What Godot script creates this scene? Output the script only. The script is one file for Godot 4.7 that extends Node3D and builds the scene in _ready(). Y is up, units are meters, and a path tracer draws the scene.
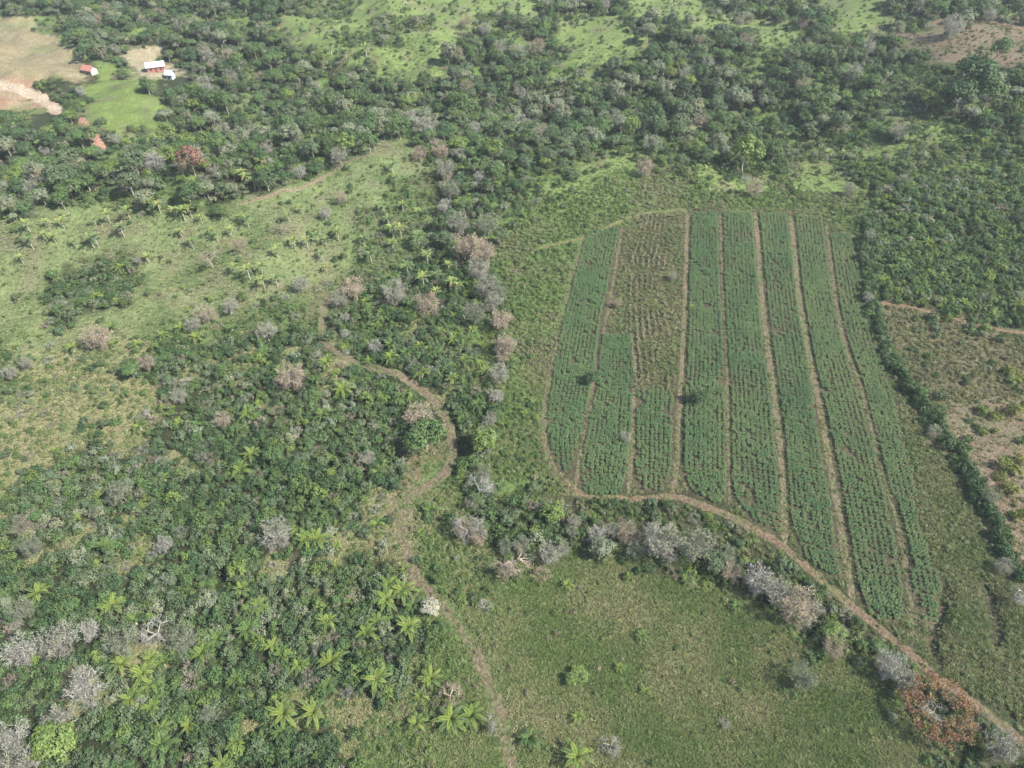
extends Node3D
# ---------------------------------------------------------------- camera model (pixels of the photograph give directions only)
const CAM_H := 120.0
const PITCH := 44.5
const FOV := 56.0
const STEP := 1.25
const X0 := -360.0
const Z0 := -500.0
const NX := 577
const NZ := 405
var fpx := 384.0 / tan(deg_to_rad(FOV / 2.0))
var cam_f := Vector3(0, -sin(deg_to_rad(PITCH)), -cos(deg_to_rad(PITCH)))
var cam_u := Vector3(0, cos(deg_to_rad(PITCH)), -sin(deg_to_rad(PITCH)))
var heights := PackedFloat32Array()
var mask := PackedByteArray()          # 1 m cells: 1 = track, 2 = crop plot, 3 = keep clear
var land: Array = []
var nz_a := FastNoiseLite.new()
var nz_b := FastNoiseLite.new()
var nz_c := FastNoiseLite.new()
var rng := RandomNumberGenerator.new()
var taken := {}
var relief: Array = []
var mat_leaf: StandardMaterial3D
var mat_bark: StandardMaterial3D

func cam_pos() -> Vector3: return Vector3(0, CAM_H, 0)

func project(p: Vector3) -> Vector3:
	var d := p - cam_pos()
	var depth := d.dot(cam_f)
	return Vector3(512.0 + fpx * d.x / depth, 384.0 - fpx * d.dot(cam_u) / depth, depth)

func flat_hit(px: float, py: float, y := 0.0) -> Vector3:
	var dir := Vector3((px - 512.0) / fpx, 0, 0) + cam_u * ((384.0 - py) / fpx) + cam_f
	return cam_pos() + dir * ((y - CAM_H) / dir.y)

func hit(px: float, py: float, above := 0.0) -> Vector3:
	var p := flat_hit(px, py, above)
	var y := 0.0
	for i in 14:
		y = lerpf(y, height(p.x, p.z), 0.7)
		p = flat_hit(px, py, y + above)
	return Vector3(p.x, height(p.x, p.z), p.z)

# ---------------------------------------------------------------- terrain
func seg_dist(p: Vector2, a: Vector2, b: Vector2) -> float:
	var ab := b - a
	var t := clampf((p - a).dot(ab) / maxf(ab.length_squared(), 0.0001), 0.0, 1.0)
	return p.distance_to(a + ab * t)

func raw_height(x: float, z: float) -> float:
	var far := smoothstep(130.0, 330.0, -z)
	var h := nz_a.get_noise_2d(x, z) * (1.2 + 7.0 * far) + nz_b.get_noise_2d(x, z) * (0.25 + 0.9 * far)
	h += nz_b.get_noise_2d(x * 0.9 + 400.0, z * 1.3) * 3.2 * smoothstep(0.0, 40.0, -x) * smoothstep(80.0, 130.0, -z)
	var p := Vector2(x, z)
	for r in relief:
		var pts: PackedVector2Array = r[0]
		var s: float = r[2]
		var box: Rect2 = r[3]
		if not box.has_point(p): continue
		var d := 1e9
		for i in pts.size() - 1: d = minf(d, seg_dist(p, pts[i], pts[i + 1]))
		if d < s * 3.2: h += r[1] * exp(-0.5 * d * d / (s * s))
	return h

func add_relief(pix: Array, amount: float, width: float) -> void:
	var pts := PackedVector2Array()
	var box := Rect2()
	for i in pix.size():
		var q := flat_hit(pix[i][0], pix[i][1])
		pts.append(Vector2(q.x, q.z))
		box = Rect2(pts[0], Vector2.ZERO) if i == 0 else box.expand(pts[i])
	relief.append([pts, amount, width, box.grow(width * 3.3)])

func height(x: float, z: float) -> float:
	var fx := clampf((x - X0) / STEP, 0.0, NX - 1.001)
	var fz := clampf((z - Z0) / STEP, 0.0, NZ - 1.001)
	var i := int(fx)
	var j := int(fz)
	var u := fx - i
	var v := fz - j
	var a := heights[j * NX + i]
	var b := heights[j * NX + i + 1]
	var c := heights[(j + 1) * NX + i]
	var d := heights[(j + 1) * NX + i + 1]
	if u + v <= 1.0: return a + (b - a) * u + (c - a) * v
	return d + (c - d) * (1.0 - u) + (b - d) * (1.0 - v)

# ---------------------------------------------------------------- land cover, one letter for each 16 pixel square of the photograph's ground
const COVER := [
	"18F4f12G5F5G7F5G8F", "2d15F6G4f3G5F4G4F7G2F4G2f6b", "4d14F3G4f4G6F6G6F3G4f2F8b", "5d3F2l10F8G8F4G18F6b", "5d1F1v1F3l12F5G28F4f4F", "2o3F4v46F3f6F", "3o3F4v45F7F2f", "2f5F3v47F4f3F",
	"9F1v38F3G5f3G5f", "22F4g8F4f3G3f5F5f3G7f", "20F6g2f4F4f4G3f2G5f3G11f", "17F7g4h4F2f3G7w4G2f4G10s", "5F7f2F10g3h5F3f19w10s", "2F20g6h4F2f6w12c3w9s", "22g6h3F7w15c1w10s", "22g6h3F6w17c10s",
	"5g4h13g4h4T6w18c10s", "3g6T12g4h5T6w18c10s", "2g5T12g3h8T5w20c9s", "3g2T11g4h10T5w20c3n6s", "10g10h10T5w20c6n3s", "8g5h17T4w21c9n", "3h4y7T2y14T4w22c8n", "2h5y22T5w22c8n",
	"2h8y19T5w23c7n", "10y19T5w23c7b", "9y20T5w24c6b", "3y2h4y20T5w24c6b", "5y20T3p2T4w25c5b", "4y21T3p2T5w25c4b", "2y23T2p2w5T1w25c4b", "25T1p3w7T7k18c3b",
	"8T1y16T1p3w6T11k15c3b", "7T3y12T4y3w5T14k14c2b", "7T2y12T5y4w4k5m10k13c2b", "6T2y18T6w8m10k13c1b", "26T6w11m9k12c", "26T5w14m8k11c", "27T4w16m7k10c", "27T4w18m6k9c",
	"27T4w20m5k8c", "26T4w23m4k7c", "26T4w24m4k6c", "25T4w26m5k4c", "24T4w28m5k3c", "23T5w29m6k1c", "22T5w31m6k", "22T5w32m5k"]
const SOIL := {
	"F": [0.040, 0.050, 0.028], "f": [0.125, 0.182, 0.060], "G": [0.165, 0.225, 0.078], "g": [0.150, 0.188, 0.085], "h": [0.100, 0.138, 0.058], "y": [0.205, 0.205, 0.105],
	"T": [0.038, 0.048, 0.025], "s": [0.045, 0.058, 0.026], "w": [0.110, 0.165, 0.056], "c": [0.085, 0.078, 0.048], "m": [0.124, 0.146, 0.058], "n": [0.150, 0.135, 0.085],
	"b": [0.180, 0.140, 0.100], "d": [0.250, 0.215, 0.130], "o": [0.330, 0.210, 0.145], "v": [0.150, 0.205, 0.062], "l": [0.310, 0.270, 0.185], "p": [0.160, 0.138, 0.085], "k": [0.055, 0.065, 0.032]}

func read_cover() -> void:
	for row in COVER:
		var out := ""
		var n := ""
		for ch in row:
			if ch.is_valid_int(): n += ch
			else:
				out += ch.repeat(int(n))
				n = ""
		if out.length() != 64: printerr("cover row ", land.size(), " has ", out.length())
		land.append(out)

func zone_px(px: float, py: float) -> String:
	return land[clampi(int(py / 16.0), 0, 47)][clampi(int(px / 16.0), 0, 63)]

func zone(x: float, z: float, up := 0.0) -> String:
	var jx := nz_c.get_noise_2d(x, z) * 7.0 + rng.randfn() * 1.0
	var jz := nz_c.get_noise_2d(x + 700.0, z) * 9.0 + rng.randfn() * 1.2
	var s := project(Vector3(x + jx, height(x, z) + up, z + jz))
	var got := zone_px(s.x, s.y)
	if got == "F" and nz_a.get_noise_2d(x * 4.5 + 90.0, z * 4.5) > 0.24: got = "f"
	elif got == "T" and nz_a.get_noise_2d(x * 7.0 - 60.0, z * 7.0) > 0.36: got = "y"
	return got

func zone_exact(x: float, z: float) -> String:
	var s := project(Vector3(x, height(x, z), z))
	return zone_px(s.x, s.y)

func mk(x: float, z: float) -> int:
	var i := int(x + 360.0)
	var j := int(z + 500.0)
	if i < 0 or j < 0 or i >= 720 or j >= 506: return 0
	return mask[j * 720 + i]

func mark(x: float, z: float, r: float, v: int) -> void:
	for j in range(int(z + 500.0 - r), int(z + 500.0 + r) + 1):
		for i in range(int(x + 360.0 - r), int(x + 360.0 + r) + 1):
			if i < 0 or j < 0 or i >= 720 or j >= 506: continue
			if Vector2(i + 0.5 - 360.0 - x, j + 0.5 - 500.0 - z).length() <= r + 0.3 and mask[j * 720 + i] != 1: mask[j * 720 + i] = v

# ---------------------------------------------------------------- mesh helpers
class MB:
	var v := PackedVector3Array()
	var n := PackedVector3Array()
	var c := PackedColorArray()
	func tri(a: Vector3, b: Vector3, d: Vector3, col: Color) -> void:
		var nn := (d - a).cross(b - a).normalized()
		v.append(a); v.append(b); v.append(d)
		for i in 3:
			n.append(nn); c.append(col)
	func quad(a: Vector3, b: Vector3, d: Vector3, e: Vector3, col: Color) -> void:
		tri(a, b, d, col); tri(a, d, e, col)
	func leaf(base: Vector3, dir: Vector3, side: Vector3, length: float, width: float, col: Color, droop := 0.0) -> void:
		var m := base + dir * length * 0.5
		var tip := base + dir * length + Vector3(0, -droop * length, 0)
		tri(base, m + side * width * 0.5, tip, col)
		tri(base, tip, m - side * width * 0.5, col)
	func tube(a: Vector3, b: Vector3, ra: float, rb: float, sides: int, col: Color) -> void:
		var d := (b - a).normalized()
		var s := d.cross(Vector3.UP if absf(d.y) < 0.9 else Vector3.RIGHT).normalized()
		var t := s.cross(d)
		for k in sides:
			var a0 := TAU * k / sides
			var a1 := TAU * (k + 1) / sides
			var o0 := s * cos(a0) + t * sin(a0)
			var o1 := s * cos(a1) + t * sin(a1)
			quad(a + o0 * ra, b + o0 * rb, b + o1 * rb, a + o1 * ra, col)
	func box(lo: Vector3, hi: Vector3, col: Color) -> void:
		var p: Array = []
		for k in 8: p.append(Vector3(hi.x if k & 1 else lo.x, hi.y if k & 2 else lo.y, hi.z if k & 4 else lo.z))
		quad(p[0], p[2], p[3], p[1], col); quad(p[5], p[7], p[6], p[4], col)
		quad(p[4], p[6], p[2], p[0], col); quad(p[1], p[3], p[7], p[5], col)
		quad(p[2], p[6], p[7], p[3], col); quad(p[4], p[0], p[1], p[5], col)
	func mesh() -> ArrayMesh:
		var m := ArrayMesh.new()
		var a := []
		a.resize(Mesh.ARRAY_MAX)
		a[Mesh.ARRAY_VERTEX] = v
		a[Mesh.ARRAY_NORMAL] = n
		a[Mesh.ARRAY_COLOR] = c
		m.add_surface_from_arrays(Mesh.PRIMITIVE_TRIANGLES, a)
		return m

func rnd_dir(r: RandomNumberGenerator) -> Vector3:
	var y := r.randf_range(-1, 1)
	var a := r.randf() * TAU
	var k := sqrt(1.0 - y * y)
	return Vector3(k * cos(a), y, k * sin(a))

func jitter(r: RandomNumberGenerator, base: Color, by: float, hue := 0.08) -> Color:
	var g := 1.0 + r.randf_range(-by, by)
	var h := r.randf_range(-hue, hue)
	return Color(base.r * g * (1.0 + h), base.g * g, base.b * g * (1.0 - h))

# a crown: clumps of leaves spread through an uneven ellipsoid
func crown_into(mb: MB, r: RandomNumberGenerator, centre: Vector3, size: Vector3, clumps: int, leaves: int, leaf_len: float, clump_r: float, base: Color, low := -0.35) -> void:
	for k in clumps:
		var d := rnd_dir(r)
		while d.y < low: d = rnd_dir(r)
		var reach := 0.35 + 0.62 * sqrt(r.randf())
		if r.randf() < 0.12: reach *= 1.15
		var c := centre + d * size * reach
		var cr := clump_r * r.randf_range(0.65, 1.3)
		var tone := jitter(r, base, 0.22, 0.10)
		for i in leaves:
			var q := rnd_dir(r)
			q.y = q.y * 0.8 + 0.15
			var at := c + q * cr * r.randf_range(0.7, 1.0)
			var face := (q * 0.8 + d * 0.35 + rnd_dir(r) * 0.45 + Vector3(0, 0.15, 0)).normalized()
			var dir := face.cross(rnd_dir(r)).normalized()
			var side := face.cross(dir).normalized()
			var l := leaf_len * r.randf_range(0.6, 1.35)
			mb.leaf(at, dir, side, l, l * r.randf_range(0.5, 0.8), jitter(r, tone, 0.18, 0.07), 0.12)

func branch(mb: MB, r: RandomNumberGenerator, p: Vector3, d: Vector3, length: float, rad: float, level: int, kids: Array, col: Color, spread: float, ends: Array) -> void:
	var mid := p + d * length * 0.5 + rnd_dir(r) * length * 0.06
	var tip := p + d * length + rnd_dir(r) * length * 0.05
	var sides := 6 if level == 0 else (4 if level == 1 else 3)
	var cc := jitter(r, col, 0.14, 0.04)
	mb.tube(p, mid, rad, rad * 0.82, sides, cc)
	mb.tube(mid, tip, rad * 0.82, rad * 0.6, sides, cc)
	if level >= kids.size():
		ends.append(tip)
		return
	for k in int(kids[level]):
		var t := r.randf_range(0.45, 1.0) if level > 0 else r.randf_range(0.7, 1.0)
		var side := d.cross(rnd_dir(r)).normalized()
		var nd := (d * (1.0 - spread * 0.4) + side * spread + Vector3(0, 0.12, 0)).normalized()
		var from := mid.lerp(tip, (t - 0.5) * 2.0) if t > 0.5 else p.lerp(mid, t * 2.0)
		branch(mb, r, from, nd, length * r.randf_range(0.55, 0.8), rad * 0.52, level + 1, kids, col, spread, ends)

func trunk_mesh(seed_v: int, h: float, rad: float, col: Color, limbs: int, spread := 0.75) -> ArrayMesh:
	var r := RandomNumberGenerator.new()
	r.seed = seed_v
	var mb := MB.new()
	branch(mb, r, Vector3(0, -0.15, 0), Vector3(r.randf_range(-0.1, 0.1), 1, r.randf_range(-0.1, 0.1)).normalized(), h, rad, 0, [limbs, 3, 2], col, spread, [])
	return mb.mesh()

func bare_mesh(seed_v: int, h: float, kids: Array, spread: float, col: Color, twig: float, per: int) -> ArrayMesh:
	var r := RandomNumberGenerator.new()
	r.seed = seed_v
	var mb := MB.new()
	var ends: Array = []
	branch(mb, r, Vector3(0, -0.15, 0), Vector3(r.randf_range(-0.15, 0.15), 1, r.randf_range(-0.15, 0.15)).normalized(), h * 0.34, h * 0.030, 0, kids, col, spread, ends)
	for e in ends:
		for k in per:
			var d := (rnd_dir(r) + Vector3(0, 0.5, 0)).normalized()
			var l := h * r.randf_range(0.05, 0.12)
			mb.leaf(e, d, d.cross(rnd_dir(r)).normalized(), l, twig, jitter(r, col, 0.25, 0.05))
	return mb.mesh()

# a feather frond that arches out from the crown and droops
func frond(mb: MB, r: RandomNumberGenerator, at: Vector3, az: float, lift: float, length: float, width: float, col: Color) -> void:
	var out := Vector3(cos(az), 0, sin(az))
	var side := Vector3(-sin(az), 0, cos(az))
	var p := at
	var ang := lift
	var steps := 9
	var bend := r.randf_range(0.11, 0.21)
	var cc := jitter(r, col, 0.12, 0.06)
	for k in steps:
		var d := out * cos(ang) + Vector3(0, sin(ang), 0)
		var q := p + d * length / steps
		mb.tube(p, q, 0.035 * (1.0 - 0.09 * k), 0.035 * (0.91 - 0.09 * k), 3, Color(cc.r * 1.2, cc.g * 1.1, cc.b))
		if k > 0:
			var w := width * sin(PI * clampf((k + 0.8) / (steps + 0.6), 0.05, 0.97))
			var up := side.cross(d).normalized()
			if up.y < 0: up = -up
			for m in 2:
				var b := p.lerp(q, m * 0.5)
				for s in [-1.0, 1.0]:
					var ld: Vector3 = (side * s * 0.85 + d * 0.5 + up * 0.18).normalized()
					mb.leaf(b, ld, (d + up * 0.1).normalized(), w * r.randf_range(0.85, 1.1), length / steps * 0.62, jitter(r, cc, 0.16, 0.05), 0.22)
		p = q
		ang -= bend * (1.0 + 0.10 * k)

func palm_crown(seed_v: int, fronds: int, length: float, width: float, upright: float, col: Color, single: Array = []) -> ArrayMesh:
	var r := RandomNumberGenerator.new()
	r.seed = seed_v
	var mb := MB.new()
	var split := single.size() > 0
	single.clear()
	for k in fronds:
		var t := float(k) / fronds
		var lift := lerpf(1.45, 0.30, t) + r.randf_range(-0.12, 0.12)
		lift = lerpf(lift, 1.35, upright * 0.6)
		var c := col
		if t > 0.85 and r.randf() < 0.5: c = Color(0.26, 0.20, 0.08)
		elif t < 0.35: c = Color(col.r * 1.35, col.g * 1.25, col.b * 1.0)
		elif r.randf() < 0.25: c = Color(col.r * 0.75, col.g * 0.78, col.b)
		var one: MB = mb if not split else MB.new()
		frond(one, r, Vector3(0, 0, 0), k * 2.399 + r.randf_range(-0.25, 0.25), lift, length * r.randf_range(0.8, 1.1) * (0.8 + 0.25 * t), width, c)
		if split: single.append(one.mesh())
	return null if split else mb.mesh()

func palm_stem(seed_v: int, h: float, rad: float) -> ArrayMesh:
	var r := RandomNumberGenerator.new()
	r.seed = seed_v
	var mb := MB.new()
	var p := Vector3(0, -0.15, 0)
	var n := maxi(3, int(h / 0.5))
	for k in n:
		var q := Vector3(sin(k * 0.35 + seed_v) * 0.05 * h * 0.1, h * (k + 1) / n, cos(k * 0.3 + seed_v) * 0.03 * h * 0.1)
		mb.tube(p, q, rad * (1.15 if k == 0 else 1.0), rad * 0.9, 7, jitter(r, Color(0.32, 0.30, 0.25), 0.18, 0.04))
		p = q
	return mb.mesh()

# ---------------------------------------------------------------- nodes
func numbered(called: String) -> String:
	taken[called] = taken.get(called, -1) + 1
	return called if taken[called] == 0 else "%s_%03d" % [called, taken[called]]

func tag(o: Node, label: String, category := "", group := "", kind := "") -> void:
	o.set_meta("label", label)
	if category: o.set_meta("category", category)
	if group: o.set_meta("group", group)
	if kind: o.set_meta("kind", kind)

func part(parent: Node, called: String, m: Mesh, mat: Material, at := Vector3.ZERO, sc := Vector3.ONE) -> MeshInstance3D:
	var o := MeshInstance3D.new()
	o.name = called
	o.mesh = m
	o.material_override = mat
	o.position = at
	o.scale = sc
	parent.add_child(o, true)
	return o

func thing(called: String, at: Vector3, turn: float, sc: Vector3, label: String, category: String, group: String) -> Node3D:
	var o := Node3D.new()
	o.name = numbered(called)
	add_child(o)
	o.position = at
	o.rotation.y = turn
	o.scale = sc
	tag(o, label, category, group)
	return o

func setting(called: String, m: Mesh, mat: Material, label: String) -> MeshInstance3D:
	var o := MeshInstance3D.new()
	o.name = numbered(called)
	o.mesh = m
	o.material_override = mat
	add_child(o)
	tag(o, label, called.replace("_", " "), "", "structure")
	return o

func multi(parent: Node, called: String, m: Mesh, rows: PackedFloat32Array, mat: Material) -> void:
	var n := rows.size() / 16
	if n == 0: return
	var mm := MultiMesh.new()
	mm.transform_format = MultiMesh.TRANSFORM_3D
	mm.use_colors = true
	mm.mesh = m
	mm.instance_count = n
	mm.buffer = rows
	var o := MultiMeshInstance3D.new()
	o.name = called
	o.multimesh = mm
	o.material_override = mat
	o.set_meta("kind", "stuff")
	parent.add_child(o, true)

func stuff(called: String, label: String, category: String) -> Node3D:
	var o := Node3D.new()
	o.name = numbered(called)
	add_child(o)
	tag(o, label, category, "", "stuff")
	return o

func push(rows: PackedFloat32Array, at: Vector3, turn: float, sc: Vector3, col: Color) -> void:
	var c := cos(turn)
	var s := sin(turn)
	rows.append_array(PackedFloat32Array([c * sc.x, 0, s * sc.z, at.x, 0, sc.y, 0, at.y, -s * sc.x, 0, c * sc.z, at.z, col.r, col.g, col.b, 1.0]))

var tones := {}
func toned(col: Color) -> StandardMaterial3D:
	var key := col.to_html()
	if not tones.has(key):
		var m: StandardMaterial3D = mat_leaf.duplicate()
		m.albedo_color = col.linear_to_srgb()
		tones[key] = m
	return tones[key]

func foliage_material(back: float) -> StandardMaterial3D:
	var m := StandardMaterial3D.new()
	m.vertex_color_use_as_albedo = true
	m.roughness = 0.62
	m.metallic_specular = 0.35
	m.cull_mode = BaseMaterial3D.CULL_DISABLED
	if back > 0.0:
		m.backlight_enabled = true
		m.backlight = Color(0.85 * back, back, 0.45 * back).linear_to_srgb()
	return m

func poly(pix: Array) -> PackedVector2Array:
	var out := PackedVector2Array()
	for q in pix:
		var p := hit(q[0], q[1])
		out.append(Vector2(p.x, p.z))
	return out

func smooth_line(pts: PackedVector2Array, gap: float) -> PackedVector2Array:
	var cu := Curve2D.new()
	for i in pts.size():
		var a := pts[maxi(i - 1, 0)]
		var b := pts[mini(i + 1, pts.size() - 1)]
		var t := (b - a) / 6.0
		cu.add_point(pts[i], -t, t)
	var out := PackedVector2Array()
	var n := maxi(2, int(cu.get_baked_length() / gap))
	for i in n + 1: out.append(cu.sample_baked(cu.get_baked_length() * i / n, true))
	return out

func along(pts: PackedVector2Array, t: float) -> Vector2:
	var total := 0.0
	for i in pts.size() - 1: total += pts[i].distance_to(pts[i + 1])
	var want := total * t
	for i in pts.size() - 1:
		var l := pts[i].distance_to(pts[i + 1])
		if want <= l or i == pts.size() - 2: return pts[i].lerp(pts[i + 1], want / maxf(l, 0.001))
		want -= l
	return pts[-1]

# ---------------------------------------------------------------- palettes (linear base colours)
const GREENS := [Color(0.055, 0.098, 0.040), Color(0.084, 0.138, 0.048), Color(0.100, 0.140, 0.072), Color(0.178, 0.202, 0.130), Color(0.132, 0.190, 0.052)]
const GREEN_NAMES := ["dark green", "mid green", "dull blue-green", "pale grey-green", "yellow-green"]
const PLACE := {
	"T": "in the thicket by the winding path", "F": "in the woodland past the pasture", "f": "on the scrubby slope above the crops", "s": "in the block above the red bank",
	"h": "on the bushy edge of the pasture", "g": "on the open palm pasture", "G": "on the bright far pasture", "y": "in the dry straw-coloured clearing", "w": "among the weeds of the field margin",
	"k": "in the strip below the farm track", "n": "in the plot below the red bank", "b": "on the bare brown soil", "m": "in the olive meadow", "c": "on the weedy side of the crop field", "p": "by the bare patch on the path",
	"d": "by the pale ploughed field", "o": "by the orange earth yard", "v": "by the bright green lawn", "l": "by the sandy house yard"}
var shrub_mesh: Array = []
var tree_mesh: Array = []
var trunk_of: Array = []
var stem_mesh: ArrayMesh
var weed_mesh: Array = []
var bare: Array = []
var twigs: Array = []
var palm_low: Array = []
var palm_fronds: Array = []
const FROND_WORDS := ["wide fronds ", "starry fronds ", "upright heart ", "pale heart "]
const PALM_TINTS := [Color(0.62, 0.74, 0.9), Color(1, 1, 1), Color(1.1, 1.05, 1), Color(0.8, 0.86, 0.85)]
var palm_tall: Array = []
var palm_trunks: Array = []
var low_stem: ArrayMesh
var crop_mesh: Array = []

func make_meshes() -> void:
	var r := RandomNumberGenerator.new()
	for k in 6:                        # shrub crowns of 1 m radius
		r.seed = 100 + k
		var mb := MB.new()
		crown_into(mb, r, Vector3(0, 0.62, 0), Vector3(0.9, r.randf_range(0.55, 0.8), 0.9), 15, 34, 0.21, 0.33, Color(1, 1, 1), -0.5)
		shrub_mesh.append(mb.mesh())
	for k in 6:                        # tree crowns of 3 m radius, 7 m tall
		r.seed = 200 + k
		var mb := MB.new()
		var tall := r.randf_range(1.5, 2.3)
		crown_into(mb, r, Vector3(0, 4.4, 0), Vector3(2.55, tall, 2.55), 34, 50, 0.42, 0.78, Color(1, 1, 1), -0.45)
		tree_mesh.append(mb.mesh())
		trunk_of.append(trunk_mesh(300 + k, 2.9, 0.17, Color(0.30, 0.28, 0.24), 5))
	stem_mesh = trunk_mesh(330, 0.42, 0.045, Color(0.22, 0.19, 0.15), 4)
	for k in 4:                        # low weeds about 0.5 m across
		r.seed = 400 + k
		var mb := MB.new()
		crown_into(mb, r, Vector3(0, 0.2, 0), Vector3(0.42, 0.28, 0.42), 11, 13, 0.16, 0.17, Color(1, 1, 1), -0.2)
		weed_mesh.append(mb.mesh())
	bare.append(bare_mesh(501, 6.0, [6, 4, 3, 2], 1.1, Color(1, 1, 1), 0.03, 2))
	bare.append(bare_mesh(502, 6.0, [5, 4, 3, 3], 1.25, Color(1, 1, 1), 0.03, 2))
	bare.append(bare_mesh(503, 6.0, [7, 4, 4, 3], 1.0, Color(1, 1, 1), 0.035, 4))
	bare.append(bare_mesh(504, 6.0, [6, 5, 4, 3], 1.2, Color(1, 1, 1), 0.035, 4))
	bare.append(bare_mesh(505, 3.0, [5, 3, 2], 1.2, Color(1, 1, 1), 0.03, 1))
	for k in 4:                        # fine twigs with scraps of leaf, filling a crown of 1 m radius
		r.seed = 550 + k
		var mb := MB.new()
		for c in 34:
			var d := rnd_dir(r)
			while d.y < -0.4: d = rnd_dir(r)
			var at := Vector3(0, 0.55, 0) + d * Vector3(0.85, 0.6, 0.85) * (0.45 + 0.55 * sqrt(r.randf()))
			var tone := jitter(r, Color(1, 1, 1), 0.25, 0.05)
			for i in 20:
				var q := (d * 0.6 + rnd_dir(r)).normalized()
				mb.leaf(at + rnd_dir(r) * 0.14, q, q.cross(rnd_dir(r)).normalized(), r.randf_range(0.12, 0.3), r.randf_range(0.018, 0.045), jitter(r, tone, 0.2, 0.04))
		twigs.append(mb.mesh())
	for k in 4:
		palm_low.append(palm_crown(600 + k, 13, 3.5, 0.52, 0.62, Color(0.120, 0.172, 0.048)))
		var pieces: Array = [null]
		palm_crown(600 + k, 13, 3.5, 0.52, 0.62, Color(0.120, 0.172, 0.048), pieces)
		palm_fronds.append(pieces)
		palm_tall.append(palm_crown(620 + k, 11, 3.2, 0.55, 0.62, Color(0.175, 0.225, 0.085)))
		palm_trunks.append(palm_stem(640 + k, 3.3, 0.14))
	low_stem = palm_stem(660, 1.2, 0.20)
	for k in 4:                        # one leafy crop plant: a few stems that carry whorls of long leaflets
		r.seed = 700 + k
		var mb := MB.new()
		for s in 5:
			var d := Vector3(cos(s * 1.3 + k) * r.randf_range(0.2, 0.6), 1, sin(s * 1.3 + k) * r.randf_range(0.2, 0.6)).normalized()
			var h := r.randf_range(0.75, 1.25)
			mb.tube(Vector3(0, -0.05, 0), d * h, 0.02, 0.012, 3, Color(2.2, 1.5, 1.3))
			for w in 4:
				var at := d * h * (0.5 + 0.17 * w) + rnd_dir(r) * 0.16
				var tone := jitter(r, Color(1, 1, 1), 0.2, 0.06)
				for m in 6:
					var az := TAU * m / 6.0 + r.randf() * 0.5
					var ld := (Vector3(cos(az), r.randf_range(-0.3, 0.2), sin(az)) + d * Vector3(0.5, -0.4, 0.5)).normalized()
					mb.leaf(at, ld, ld.cross(Vector3.UP).normalized(), 0.29 * r.randf_range(0.8, 1.2), 0.11, jitter(r, tone, 0.14, 0.05), 0.2)
		crop_mesh.append(mb.mesh())

func noise_texture(seed_v: int, freq: float, lo: float, hi: float, size := 512) -> ImageTexture:
	var n := FastNoiseLite.new()
	n.seed = seed_v
	n.frequency = freq
	n.fractal_octaves = 5
	var im := n.get_seamless_image(size, size)
	im.convert(Image.FORMAT_RGB8)
	var data := im.get_data()
	for i in data.size(): data[i] = int(lerpf(lo, hi, data[i] / 255.0) * 255.0)
	return ImageTexture.create_from_image(Image.create_from_data(size, size, false, Image.FORMAT_RGB8, data))

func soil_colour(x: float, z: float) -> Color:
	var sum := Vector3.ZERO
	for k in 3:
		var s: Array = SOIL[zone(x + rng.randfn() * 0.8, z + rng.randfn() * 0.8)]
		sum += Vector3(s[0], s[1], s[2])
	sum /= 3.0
	var dry := smoothstep(0.05, 0.45, nz_c.get_noise_2d(x * 1.7 + 300.0, z * 1.7)) * 0.55
	var lush := smoothstep(0.10, 0.5, nz_c.get_noise_2d(x * 1.3 - 900.0, z * 1.3)) * 0.4
	var lum := (sum.x + sum.y + sum.z) / 3.0
	sum = sum.lerp(Vector3(1.22, 1.12, 0.75) * lum, dry).lerp(Vector3(0.72, 1.12, 0.42) * lum * 0.9, lush)
	sum *= 1.0 + 0.22 * nz_b.get_noise_2d(x * 6.0, z * 6.0) + rng.randf_range(-0.07, 0.07)
	return Color(sum.x, sum.y, sum.z)

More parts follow.
